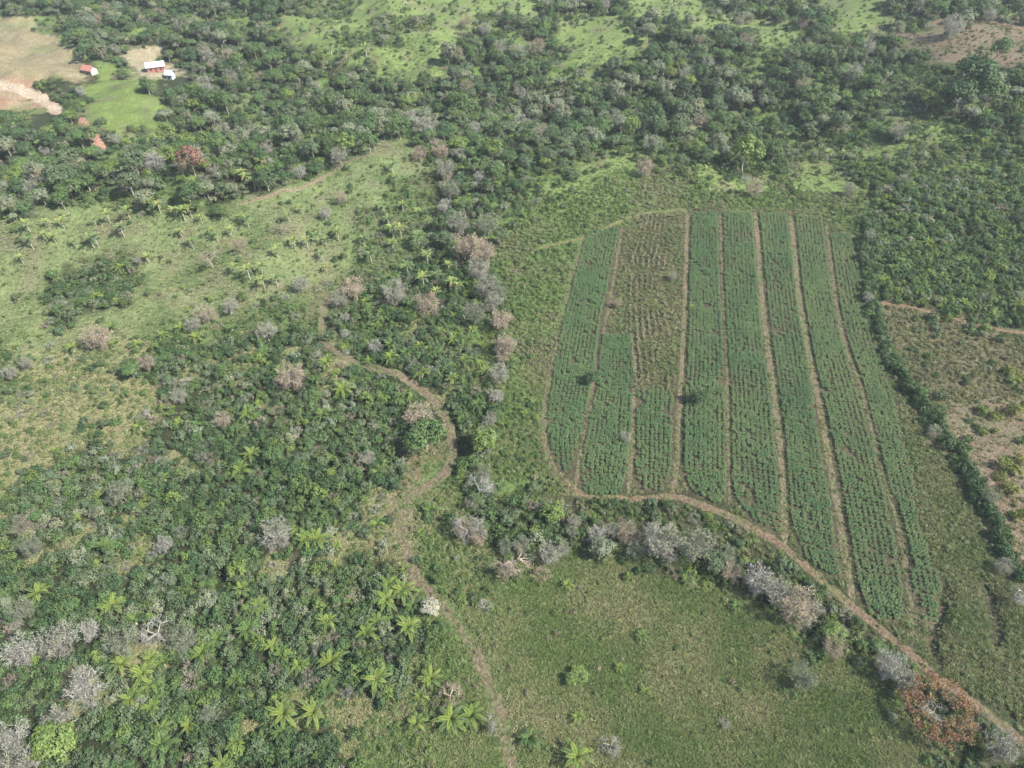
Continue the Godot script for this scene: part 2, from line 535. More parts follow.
func build_ground(mat: Material) -> void:
	# an even grid where the photograph looks, then ever wider rows out to the horizon, all one sheet
	var xs := PackedFloat32Array()
	var zs := PackedFloat32Array()
	var grow: Array = []
	var g := STEP
	var d := 0.0
	while d < 6000.0:
		g *= 1.35
		d += g
		grow.append(d)
	for k in range(grow.size() - 1, -1, -1):
		xs.append(X0 - grow[k]); zs.append(Z0 - grow[k])
	for i in NX: xs.append(X0 + STEP * i)
	for j in NZ: zs.append(Z0 + STEP * j)
	for k in grow.size():
		xs.append(X0 + STEP * (NX - 1) + grow[k]); zs.append(Z0 + STEP * (NZ - 1) + grow[k])
	var w := xs.size()
	var h := zs.size()
	var v := PackedVector3Array()
	var c := PackedColorArray()
	var n := PackedVector3Array()
	v.resize(w * h); c.resize(w * h); n.resize(w * h)
	for j in h:
		for i in w:
			var x := xs[i]
			var z := zs[j]
			var y := height(x, z)
			v[j * w + i] = Vector3(x, y, z)
			n[j * w + i] = Vector3(height(x - 1.2, z) - height(x + 1.2, z), 2.4, height(x, z - 1.2) - height(x, z + 1.2)).normalized()
			var s := project(v[j * w + i])
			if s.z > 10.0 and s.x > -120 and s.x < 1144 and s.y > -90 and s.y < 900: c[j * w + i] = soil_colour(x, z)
			else: c[j * w + i] = Color(0.085, 0.105, 0.05)
	var idx := PackedInt32Array()
	idx.resize((w - 1) * (h - 1) * 6)
	var k := 0
	for j in h - 1:
		for i in w - 1:
			var a := j * w + i
			idx[k] = a; idx[k + 1] = a + 1; idx[k + 2] = a + w
			idx[k + 3] = a + 1; idx[k + 4] = a + w + 1; idx[k + 5] = a + w
			k += 6
	var arr := []
	arr.resize(Mesh.ARRAY_MAX)
	arr[Mesh.ARRAY_VERTEX] = v
	arr[Mesh.ARRAY_NORMAL] = n
	arr[Mesh.ARRAY_COLOR] = c
	arr[Mesh.ARRAY_INDEX] = idx
	var m := ArrayMesh.new()
	m.add_surface_from_arrays(Mesh.PRIMITIVE_TRIANGLES, arr)
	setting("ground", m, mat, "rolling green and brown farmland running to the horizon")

# a worn dirt strip laid on the ground: bare wheel lines, a grassier middle and ragged borders
func dirt_strip(called: String, pix: Array, width: float, dirt: Color, grass: Color, grassy: float, mat: Material, label: String, lift := 0.03) -> void:
	var line := smooth_line(poly(pix), 0.7)
	var cols := 9
	var v: Array = []
	var cc: Array = []
	for i in line.size():
		var d := (line[mini(i + 1, line.size() - 1)] - line[maxi(i - 1, 0)]).normalized()
		var side := Vector2(-d.y, d.x)
		var vary := 1.0 + 0.3 * nz_b.get_noise_2d(line[i].x * 9.0, line[i].y * 9.0)
		var fade := minf(1.0, minf(i, line.size() - 1 - i) * 0.25 + 0.25)
		for k in cols:
			var u := (k / float(cols - 1) - 0.5) * 2.0
			var ww := width * 0.5 * vary * fade
			if k == 0 or k == cols - 1: ww *= 1.0 + rng.randf_range(-0.25, 0.3)
			var p := line[i] + side * u * ww
			v.append(Vector3(p.x, height(p.x, p.y) + (lift if k > 0 and k < cols - 1 else lift * 0.3), p.y))
			var edge := smoothstep(0.55, 1.0, absf(u))
			var mid := 1.0 - smoothstep(0.08, 0.4, absf(u))
			var gg := clampf(maxf(edge * 0.85, mid * grassy) + nz_b.get_noise_2d(p.x * 12.0, p.y * 12.0) * 0.75 + nz_b.get_noise_2d(p.x * 3.0, p.y * 3.0) * 0.5 + rng.randf_range(-0.15, 0.15), 0.0, 1.0)
			var q := dirt.lerp(grass, gg) * (1.0 + rng.randf_range(-0.12, 0.12))
			cc.append(q)
		mark(line[i].x, line[i].y, maxf(width * 0.62, 0.7), 1)
		if called == "winding_path":       # bushes keep off the trodden verge, most of all on the side below it
			mark(line[i].x, line[i].y + 0.9, 1.7, 3)
		if called == "house_road":         # the open verge below the road
			for k in 3: mark(line[i].x, line[i].y + 4.0 + 5.0 * k, 3.5, 3)
	var st := SurfaceTool.new()
	st.begin(Mesh.PRIMITIVE_TRIANGLES)
	for i in v.size():
		st.set_color(cc[i])
		st.add_vertex(v[i])
	for i in line.size() - 1:
		for k in cols - 1:
			var a := i * cols + k
			for q in [a, a + cols, a + 1, a + 1, a + cols, a + cols + 1]: st.add_index(q)
	st.generate_normals()
	setting(called, st.commit(), mat, label)

# ---------------------------------------------------------------- plants placed one by one
func add_shrub(at: Vector3, rad: float, tone: Color, label: String, group: String, variant := -1, called := "broadleaf_shrub", tall := 1.0) -> void:
	var k := rng.randi() % 6 if variant < 0 else variant
	var t := thing(called, at, rng.randf() * TAU, Vector3(rad, rad * tall, rad), label, "shrub", group)
	part(t, "crown", shrub_mesh[k], toned(tone))
	part(t, "stem", stem_mesh, mat_bark)

func add_tree(at: Vector3, rad: float, tone: Color, label: String, group: String, variant := -1, tall := 1.0, called := "broadleaf_tree") -> void:
	var k := rng.randi() % 6 if variant < 0 else variant
	var s := rad / 3.0
	var t := thing(called, at, rng.randf() * TAU, Vector3(s, s * tall, s), label, "tree", group)
	part(t, "crown", tree_mesh[k], toned(tone))
	part(t, "trunk", trunk_of[k], mat_bark)

func bare_crown(at: Vector3, h: float, k: int, tone: Color, haze: float, label: String, group: String) -> void:
	var s := h / (6.0 if k < 4 else 3.0)
	bare_at.append([at, label.trim_prefix("short ").trim_prefix("tall ").get_slice(" ", 0)])
	var t := thing("leafless_tree", at, rng.randf() * TAU, Vector3(s, s, s), label, "tree", group)
	part(t, "trunk", bare[k], toned(tone))
	if haze > 0.0: part(t, "crown", twigs[rng.randi() % 4], toned(Color(tone.r * 0.95, tone.g * 0.97, tone.b * 0.9)), Vector3(0, 2.0 if k < 4 else 1.0, 0), Vector3(2.9, 2.9, 2.9) * (0.75 + 0.25 * haze) * (1.0 if k < 4 else 0.5))

func add_palm(px: float, py: float, kind: int, size: float) -> void:
	# kind 0: short-stemmed in thicket, 1: tall-stemmed on pasture, 2: small seedling
	var p := hit(px, py, [1.8, 4.0, 0.8][kind] * size)
	var k := rng.randi() % 4
	var z := zone_exact(p.x, p.z)
	var near := near_what(p, 4.5)
	palms_at.append(p)
	var s := size * rng.randf_range(0.72, 1.2)
	var turn := rng.randf() * TAU
	if kind == 1:
		var t := thing("palm_tree", p, turn, Vector3(s, s, s), (size_word(s, 0.8, 0.9, ["short ", "", "tall "]) if near == "" else "") + "slender palm with yellow-green tuft " + near + PLACE[z], "palm", "palms " + PLACE[z])
		part(t, "trunk", palm_trunks[k], mat_bark)
		part(t, "crown", palm_tall[k], toned(PALM_TINTS[rng.randi() % 4]), Vector3(0, 3.2, 0))
	else:
		var t := thing("palm_tree", p, turn, Vector3(s, s, s), (((size_word(s, 0.84, 1.04, ["smaller ", "", "large "]) if near == "" else "") + "palm with " + (FROND_WORDS[k] if kind == 0 else "")) if kind == 0 else "small bright palm seedling ") + near + PLACE[z], "palm", "palms " + PLACE[z])
		part(t, "trunk", low_stem, mat_bark)
		var tint := toned(PALM_TINTS[rng.randi() % 4])
		if kind == 0 and py > 380:         # near enough to tell the fronds apart
			var crown := Node3D.new()
			crown.name = "crown"
			crown.position = Vector3(0, 1.1, 0)
			crown.rotation = Vector3(rng.randf_range(-0.22, 0.22), 0, rng.randf_range(-0.22, 0.22))
			t.add_child(crown)
			for f in palm_fronds[k]: part(crown, "frond", f, tint)
		else: part(t, "crown", palm_low[k], tint, Vector3(0, 1.1, 0))

var palms_at: Array = []
var bare_at: Array = []
var landmarks: Array = []

func near_what(p: Vector3, reach: float) -> String:
	var best := reach
	var out := ""
	for q in bare_at:
		var d: float = Vector2(q[0].x - p.x, q[0].z - p.z).length()
		if d > 0.3 and d < best:
			best = d
			out = ("beside an " if q[1].begins_with("ash") else "beside a ") + q[1] + " tree "
	for q in palms_at:
		var d: float = Vector2(q.x - p.x, q.z - p.z).length()
		if d > 0.3 and d < best:
			best = d
			out = "beside a palm "
	if out == "":
		for q in landmarks:
			if Vector2(q[0].x - p.x, q[0].z - p.z).length() < q[2]: return "near the " + q[1] + " "
		for k in 8:
			if mk(p.x + cos(k * 0.785) * 2.5, p.z + sin(k * 0.785) * 2.5) == 1: return "edging a dirt track "
	return out

func size_word(v: float, a: float, b: float, words: Array) -> String:
	return words[0] if v < a else (words[1] if v < b else words[2])

func px_metres(p: Vector3, w: float) -> float:
	return w * project(p).z / fpx

func _ready() -> void:
	# ------------------------------------------------ camera, sky, sun, exposure
	var cam := Camera3D.new()
	cam.name = "camera"
	cam.fov = FOV
	cam.far = 12000.0
	cam.near = 0.5
	cam.position = cam_pos()
	cam.rotation_degrees = Vector3(-PITCH, 0, 0)
	add_child(cam)
	cam.current = true
	var env := Environment.new()
	env.background_mode = Environment.BG_SKY
	var sky_mat := ProceduralSkyMaterial.new()
	sky_mat.sky_top_color = Color(0.52, 0.65, 0.81)
	sky_mat.sky_horizon_color = Color(0.85, 0.87, 0.88)
	sky_mat.sky_curve = 0.25
	sky_mat.ground_bottom_color = Color(0.30, 0.33, 0.25)
	sky_mat.ground_horizon_color = Color(0.80, 0.84, 0.86)
	sky_mat.sky_energy_multiplier = 0.78
	var sky := Sky.new()
	sky.sky_material = sky_mat
	env.sky = sky
	env.tonemap_mode = Environment.TONE_MAPPER_LINEAR
	env.tonemap_exposure = 2.7
	env.sdfgi_enabled = true
	env.ssao_enabled = true
	env.ssil_enabled = true
	env.fog_enabled = true
	env.fog_density = 0.00014
	env.fog_light_color = Color(0.86, 0.90, 0.94)
	var we := WorldEnvironment.new()
	we.name = "world_environment"
	we.environment = env
	add_child(we)
	var sun := DirectionalLight3D.new()
	sun.name = "sun"
	sun.light_energy = 1.6
	sun.light_color = Color(1.0, 0.97, 0.92)
	sun.light_angular_distance = 2.5
	sun.shadow_enabled = true
	sun.basis = Basis.looking_at(Vector3(-0.70, -0.78, -0.26).normalized(), Vector3.UP)
	add_child(sun)

	# ------------------------------------------------ terrain
	rng.seed = 7
	nz_a.seed = 3; nz_a.frequency = 0.0065; nz_a.fractal_octaves = 3
	nz_b.seed = 9; nz_b.frequency = 0.028; nz_b.fractal_octaves = 3
	nz_c.seed = 21; nz_c.frequency = 0.035; nz_c.fractal_octaves = 3
	mask.resize(720 * 506)
	read_cover()
	add_relief([[-60, 236], [60, 222], [130, 208], [210, 205]], 8.0, 15.0)
	add_relief([[240, 212], [320, 182], [400, 152], [425, 148]], 7.0, 21.0)
	add_relief([[20, 303], [80, 286], [140, 272], [190, 266]], -6.0, 8.5)
	add_relief([[-40, 345], [100, 302], [160, 282], [260, 272]], 4.5, 10.0)
	add_relief([[150, 150], [320, 120], [480, 130], [700, 118], [830, 150]], -5.0, 24.0)
	add_relief([[-30, 262], [60, 255], [160, 240], [230, 232]], 2.5, 8.0)
	add_relief([[180, 262], [215, 240], [245, 222]], -2.5, 6.0)
	add_relief([[260, 250], [310, 262], [340, 280]], -2.5, 7.0)
	add_relief([[300, 230], [350, 215], [390, 190]], 2.5, 8.0)
	add_relief([[0, 430], [80, 410], [140, 395]], 2.0, 8.0)
	add_relief([[0, 480], [100, 470], [190, 440]], -2.0, 7.0)
	add_relief([[945, 588], [942, 610], [934, 628], [932, 646], [938, 660]], -1.1, 0.8)
	add_relief([[985, 585], [991, 605], [995, 625], [996, 645]], -1.0, 0.8)
	add_relief([[1000, 20], [960, 45]], 15.0, 55.0)
	add_relief([[340, 22], [470, 12]], 9.0, 45.0)
	add_relief([[560, 180], [650, 160]], 5.0, 24.0)
	add_relief([[900, 165], [990, 150]], 4.0, 22.0)
	heights.resize(NX * NZ)
	for j in NZ:
		for i in NX: heights[j * NX + i] = raw_height(X0 + STEP * i, Z0 + STEP * j)
	var mat_ground := StandardMaterial3D.new()
	mat_ground.vertex_color_use_as_albedo = true
	mat_ground.albedo_texture = noise_texture(5, 0.02, 0.62, 1.0)
	mat_ground.uv1_triplanar = true
	mat_ground.uv1_world_triplanar = true
	mat_ground.uv1_scale = Vector3(0.11, 0.11, 0.11)
	mat_ground.roughness = 0.95
	mat_ground.metallic_specular = 0.2
	var nt := NoiseTexture2D.new()
	nt.width = 512; nt.height = 512; nt.seamless = true; nt.as_normal_map = true; nt.bump_strength = 10.0
	var nn := FastNoiseLite.new()
	nn.seed = 8; nn.frequency = 0.03; nn.fractal_octaves = 5
	nt.noise = nn
	mat_ground.normal_enabled = true
	mat_ground.normal_texture = nt
	mat_leaf = foliage_material(0.5)
	mat_bark = StandardMaterial3D.new()
	mat_bark.vertex_color_use_as_albedo = true
	mat_bark.roughness = 0.9
	make_meshes()
	print("meshes ", Time.get_ticks_msec())
	build_ground(mat_ground)
	print("ground ", Time.get_ticks_msec())
	build_tracks(mat_ground)
	build_crops()
	print("crops ", Time.get_ticks_msec())
	build_houses()
	build_named_plants()
	print("named ", Time.get_ticks_msec())
	scatter()
	print("scatter ", Time.get_ticks_msec())

func build_tracks(mat: Material) -> void:
	var red := Color(0.182, 0.128, 0.092)
	var brown := Color(0.150, 0.122, 0.086)
	var grn := Color(0.100, 0.135, 0.052)
	dirt_strip("farm_track", [[566, 478], [576, 491], [598, 497], [640, 499], [672, 497], [700, 505], [735, 519], [775, 541], [812, 572], [850, 605], [900, 645], [935, 675], [985, 712], [1040, 755]], 1.7, red, grn, 0.5, mat, "reddish dirt farm track along the foot of the crop strips", 0.05)
	dirt_strip("winding_path", [[331, 292], [323, 318], [323, 340], [345, 357], [380, 369], [412, 383], [437, 405], [450, 430], [452, 455], [440, 478], [412, 496], [402, 518], [405, 545], [416, 575], [440, 602], [468, 640], [490, 685], [504, 725], [515, 790]], 2.2, Color(0.172, 0.140, 0.096), grn, 0.35, mat, "winding brown dirt path through the thicket and meadow", 0.04)
	var pale := Color(0.175, 0.140, 0.098)
	dirt_strip("field_lane", [[622, 226], [614, 275], [604, 330], [594, 380], [588, 420], [580, 455], [576, 486]], 0.9, brown, grn, 0.0, mat, "dark bare lane between the two crop strips with rounded ends")
	dirt_strip("field_lane", [[635, 350], [634, 400], [633, 440], [630, 470], [628, 496]], 0.9, pale, grn, 0.3, mat, "short bare lane beside the dry maize patch")
	dirt_strip("field_lane", [[687, 213], [685, 290], [681, 370], [678, 430], [676, 470], [673, 496]], 1.1, pale, grn, 0.5, mat, "long pale lane between the maize patch and the dense crop strip")
	dirt_strip("field_lane", [[720, 214], [722, 280], [726, 350], [728, 430], [729, 505]], 0.6, brown, grn, 0.4, mat, "narrow bare lane splitting the widest crop strip")
	dirt_strip("field_lane", [[755, 213], [760, 280], [768, 350], [778, 430], [783, 490], [785, 546]], 1.3, pale, grn, 0.2, mat, "bare lane that meets the farm track beside the pale bushy tree")
	dirt_strip("field_lane", [[790, 216], [797, 280], [808, 350], [822, 420], [834, 490], [846, 560], [853, 606]], 1.4, pale, grn, 0.6, mat, "two-rutted pale lane through the crop strips")
	dirt_strip("field_lane", [[826, 222], [833, 280], [845, 345], [860, 384], [874, 440], [890, 496], [903, 552], [910, 600], [912, 640]], 0.9, brown, grn, 0.5, mat, "faint grassy lane along the last crop strip")
	dirt_strip("field_border", [[686, 210], [650, 213], [620, 221], [590, 236], [565, 242], [540, 248]], 1.2, Color(0.19, 0.175, 0.085), Color(0.12, 0.15, 0.05), 0.5, mat, "yellowed earth border along the head of the crop field")
	dirt_strip("field_border", [[584, 236], [574, 275], [560, 335], [548, 385], [544, 420], [546, 450], [558, 476]], 1.2, brown, grn, 0.5, mat, "bare earth border beside the weedy margin of the crop field")
	dirt_strip("red_bank", [[874, 302], [905, 306], [930, 312], [970, 323], [1000, 330], [1050, 336]], 1.0, Color(0.23, 0.145, 0.105), Color(0.2, 0.16, 0.1), 0.0, mat, "bare red earth bank under the leafy block")
	dirt_strip("eroded_edge", [[236, 206], [262, 198], [290, 190], [318, 180], [345, 163], [372, 154], [402, 150]], 1.3, Color(0.20, 0.17, 0.12), Color(0.16, 0.16, 0.075), 0.2, mat, "eroded brown edge along the crest of the palm pasture")
	dirt_strip("house_road", [[-60, 78], [0, 85], [18, 89], [36, 96], [48, 104], [60, 114]], 5.0, Color(0.42, 0.35, 0.27), Color(0.32, 0.25, 0.16), 0.0, mat, "pale sandy road past the orange earth yard", 0.06)
	dirt_strip("woodland_track", [[80, 118], [90, 130], [98, 142], [103, 152]], 3.5, Color(0.34, 0.2, 0.15), Color(0.19, 0.15, 0.08), 0.0, mat, "short reddish track opening in the woodland", 0.06)
	dirt_strip("stream_gully", [[945, 588], [942, 610], [934, 628], [932, 646], [938, 660]], 1.0, Color(0.12, 0.10, 0.07), Color(0.10, 0.11, 0.055), 0.0, mat, "narrow earth gully winding through the weeds by the field")
	dirt_strip("stream_gully", [[985, 585], [991, 605], [995, 625], [996, 645]], 1.0, Color(0.12, 0.10, 0.07), Color(0.10, 0.11, 0.055), 0.0, mat, "short earth gully in the weeds near the bare brown soil")

# ---------------------------------------------------------------- crop strips
func build_crops() -> void:
	var strips := [
		[[[587, 233], [577, 267], [566, 312], [559, 342], [552, 384], [548, 410], [549, 438], [555, 458], [563, 470]], [[619, 229], [612, 267], [602, 312], [598, 342], [592, 384], [587, 409], [581, 434], [575, 457], [571, 470]], 8],
		[[[604, 336], [600, 352], [597, 384], [591, 410], [587, 434], [582, 455], [581, 475], [588, 494]], [[632, 336], [633, 360], [633, 384], [632, 410], [631, 434], [629, 455], [626, 475], [620, 494]], 8],
		[[[637, 391], [636, 420], [636, 434], [636, 455], [636, 472], [644, 489]], [[674, 391], [672, 420], [672, 434], [672, 455], [670, 474], [662, 490]], 8],
		[[[692, 214], [690, 267], [688, 342], [685, 384], [684, 434], [684, 466], [690, 488], [713, 502]], [[717, 214], [720, 292], [723, 342], [725, 384], [726, 434], [726, 466], [726, 490], [725, 503]], 8],
		[[[723, 214], [724, 267], [727, 342], [730, 384], [731, 434], [732, 484], [740, 505], [754, 520]], [[752, 214], [756, 267], [763, 342], [769, 384], [774, 434], [778, 480], [780, 510], [778, 530]], 8],
		[[[759, 214], [764, 267], [772, 342], [778, 384], [785, 434], [788, 484], [792, 525], [810, 562]], [[786, 216], [793, 267], [804, 342], [810, 384], [817, 434], [828, 490], [833, 530], [837, 576]], 8],
		[[[795, 216], [800, 267], [811, 342], [820, 384], [831, 434], [843, 496], [853, 559], [860, 592], [872, 618]], [[822, 218], [828, 267], [842, 342], [855, 384], [869, 434], [885, 496], [897, 559], [902, 588], [900, 618]], 9],
		[[[830, 235], [838, 295], [848, 342], [863, 384], [877, 440], [893, 496], [907, 546], [914, 588], [922, 618]], [[850, 235], [866, 300], [876, 342], [888, 384], [902, 440], [914, 496], [927, 546], [938, 588], [937, 621]], 6]]
	var where := ["on the crop strip beside the weedy margin", "on the rounded crop strip below the dry patch", "on the short crop strip below the dry maize", "on the dense crop strip beside the long pale lane", "on the dense crop strip that holds the red spot", "on the crop strip between the two bare lanes", "on the crop strip reaching furthest down the farm track", "on the last narrow crop strip beside the weeds"]
	var plants: Array = []
	for si in strips.size():
		var a := smooth_line(poly(strips[si][0]), 1.5)
		var b := smooth_line(poly(strips[si][1]), 1.5)
		var wide := 0.0
		var length := 0.0
		for k in 11: wide = maxf(wide, along(a, k / 10.0).distance_to(along(b, k / 10.0)))
		for k in 20: length += along(a, k / 20.0).lerp(along(b, k / 20.0), 0.5).distance_to(along(a, (k + 1) / 20.0).lerp(along(b, (k + 1) / 20.0), 0.5))
		var rows := maxi(4, int(round(wide / 1.05)))
		var n := int(length / 0.86)
		for i in n + 1:
			var t := float(i) / n
			var pa := along(a, t)
			var pb := along(b, t)
			var here := pa.distance_to(pb)
			for k in rows:
				var u := (k + 0.5) / rows
				if here < wide * 0.75:
					var want := (u - 0.5) * wide
					if absf(want) > here * 0.5: continue
					u = 0.5 + want / here
				var p := pa.lerp(pb, u) + Vector2(rng.randfn(), rng.randfn()) * 0.09
				mark(p.x, p.y, 0.9, 2)
				if rng.randf() < 0.035 or nz_b.get_noise_2d(p.x * 4.0, p.y * 4.0) > 0.56: continue
				var at := Vector3(p.x, height(p.x, p.y), p.y)
				var s := rng.randf_range(0.58, 0.86) * (1.0 + 0.35 * nz_b.get_noise_2d(p.x * 3.0 + 50.0, p.y * 3.0))
				var yellow := 0.5 + 0.5 * nz_c.get_noise_2d(p.x * 1.5, p.y * 1.5)
				var col: Color = Color(0.076, 0.146, 0.060).lerp(Color(0.130, 0.190, 0.074), clampf(yellow * 1.4 - 0.3 + (0.3 if si >= 6 else 0.0), 0.0, 1.0))
				plants.append([at, s, col, si, project(at).z / s])
	plants.sort_custom(func(x, y): return x[4] < y[4])
	var rows_of: Array = []
	for k in 4: rows_of.append(PackedFloat32Array())
	var shades := [Color(0.078, 0.148, 0.062), Color(0.096, 0.162, 0.066), Color(0.122, 0.182, 0.074)]
	for i in plants.size():
		var q: Array = plants[i]
		var k := rng.randi() % 4
		if i < 300:
			var t := thing("crop_plant", q[0], rng.randf() * TAU, Vector3.ONE * q[1], "leafy green crop plant " + where[q[3]], "crop plant", "crop plants " + where[q[3]])
			part(t, "foliage", crop_mesh[k], toned(shades[rng.randi() % 3]))
		else: push(rows_of[k], q[0], rng.randf() * TAU, Vector3.ONE * q[1], q[2])
	var root := stuff("crop_rows", "rows of leafy green crop plants filling the long field strips", "crops")
	for k in 4: multi(root, "foliage", crop_mesh[k], rows_of[k], mat_leaf)
	# dry maize: pale standing stalks in rows on the weedy middle strip
	var mb := MB.new()
	var r := RandomNumberGenerator.new()
	r.seed = 77
	for s in 3:
		var o := Vector3(r.randf_range(-0.15, 0.15), 0, r.randf_range(-0.15, 0.15))
		mb.tube(o, o + Vector3(r.randf_range(-0.15, 0.15), 1.7, r.randf_range(-0.15, 0.15)), 0.025, 0.012, 3, Color(0.36, 0.33, 0.25))
		for k in 3:
			var az := r.randf() * TAU
			var ld := Vector3(cos(az), 0.2, sin(az)).normalized()
			mb.leaf(o + Vector3(0, 0.35 + 0.25 * k, 0), ld, ld.cross(Vector3.UP).normalized(), 0.6, 0.09, jitter(r, Color(0.34, 0.31, 0.23), 0.2), 0.7)
	var maize := mb.mesh()
	var mrows := PackedFloat32Array()
	for zone_m in [[[[632, 216], [622, 255]], [[664, 216], [658, 255]]], [[[630, 256], [628, 300], [628, 345], [634, 392]], [[668, 256], [664, 300], [674, 345], [678, 392]]]]:
		var a := smooth_line(poly(zone_m[0]), 1.5)
		var b := smooth_line(poly(zone_m[1]), 1.5)
		var n := int(along(a, 0).distance_to(along(a, 1)) / 0.5)
		var rows := int(along(a, 0.5).distance_to(along(b, 0.5)) / 1.3)
		for i in n + 1:
			for k in rows:
				var p := along(a, float(i) / n).lerp(along(b, float(i) / n), (k + 0.5) / rows) + Vector2(rng.randfn() * 0.07, rng.randfn() * 0.1)
				mark(p.x, p.y, 0.3, 4)
				if nz_b.get_noise_2d(p.x * 2.2, p.y * 2.2) < -0.12 or rng.randf() < 0.35: continue
				push(mrows, Vector3(p.x, height(p.x, p.y), p.y), rng.randf() * TAU, Vector3.ONE * rng.randf_range(0.7, 1.15), Color(1, 1, 1) * rng.randf_range(0.75, 1.1))
	var mroot := stuff("dry_maize", "pale dry maize stalks standing in rows on the weedy strip", "maize")
	multi(mroot, "stalks", maize, mrows, mat_leaf)

# ---------------------------------------------------------------- buildings
func plain(c: Color, rough := 0.8, metal := 0.0) -> StandardMaterial3D:
	var m := StandardMaterial3D.new()
	m.albedo_color = c.linear_to_srgb()
	m.roughness = rough
	m.metallic = metal
	m.vertex_color_use_as_albedo = true
	return m

func house(at: Vector3, turn: float, w: float, d: float, wall_h: float, rise: float, wall: Color, roof: Color, label: String, called: String) -> void:
	var t := thing(called, at, turn, Vector3.ONE, label, "house", "")
	var white := Color(1, 1, 1)
	var mw := MB.new()
	mw.box(Vector3(-w / 2, -1.2, -d / 2), Vector3(w / 2, wall_h, d / 2), white)
	for s in [-1.0, 1.0]: mw.tri(Vector3(s * w / 2, wall_h, -d / 2), Vector3(s * w / 2, wall_h + rise, 0), Vector3(s * w / 2, wall_h, d / 2), white)
	part(t, "wall", mw.mesh(), plain(wall))
	for s in [-1.0, 1.0]:              # two roof slopes of ribbed metal sheet, with overhang
		var mr := MB.new()
		var e := 0.45
		var ribs := int(w / 0.35)
		for k in ribs:
			var x0 := lerpf(-w / 2 - e, w / 2 + e, k / float(ribs))
			var x1 := lerpf(-w / 2 - e, w / 2 + e, (k + 1) / float(ribs))
			var xm := (x0 + x1) / 2
			var drop := rise * e / (d / 2)
			var lo := Vector3(0, wall_h - drop + 0.06, s * (d / 2 + e))
			var hi := Vector3(0, wall_h + rise + 0.06, 0)
			var up := Vector3(0, 0.06, 0)
			var worn := jitter(rng, white, 0.16, 0.05)
			mr.quad(lo + Vector3(x0, 0, 0), hi + Vector3(x0, 0, 0), hi + up + Vector3(xm, 0, 0), lo + up + Vector3(xm, 0, 0), worn)
			mr.quad(lo + up + Vector3(xm, 0, 0), hi + up + Vector3(xm, 0, 0), hi + Vector3(x1, 0, 0), lo + Vector3(x1, 0, 0), worn)
		part(t, "roof", mr.mesh(), plain(roof, 0.5))
	var md := MB.new()
	md.box(Vector3(-0.45, 0, d / 2), Vector3(0.45, 2.0, d / 2 + 0.05), white)
	part(t, "door", md.mesh(), plain(Color(0.12, 0.07, 0.05)))
	for s in [-1.0, 1.0]:
		var mwin := MB.new()
		mwin.box(Vector3(s * w * 0.3 - 0.5, 1.0, d / 2), Vector3(s * w * 0.3 + 0.5, 1.9, d / 2 + 0.04), white)
		part(t, "window", mwin.mesh(), plain(Color(0.05, 0.06, 0.07), 0.3))

func build_houses() -> void:
	for b in [[157, 69, 6.8, 4.2, 0.35, Color(0.34, 0.13, 0.11), Color(0.52, 0.54, 0.56), "low house with a white metal roof and red walls on a sandy yard", "white_roofed_house", 2.6], [171, 76, 2.8, 2.2, -0.2, Color(0.45, 0.48, 0.55), Color(0.40, 0.45, 0.56), "small shed with a bluish roof beside the white-roofed house", "garden_shed", 2.0], [91, 72, 4.6, 3.4, -0.35, Color(0.36, 0.33, 0.31), Color(0.28, 0.12, 0.10), "small house with a red roof at the edge of the ploughed field", "red_roofed_house", 2.3]]:
		var p := hit(b[0], b[1] + 2)
		mark(p.x, p.z, 9.0, 3)
		landmarks.append([p, String(b[8]).replace("_", "-").replace("-house", " house").replace("-shed", " shed"), 32.0 if b[2] > 4.0 else 12.0])
		for k in 8: mark(p.x, p.z + k * 1.6, 5.0, 3)
		house(p, b[4], b[2], b[3], b[9], 1.2, b[5], b[6], b[7], b[8])

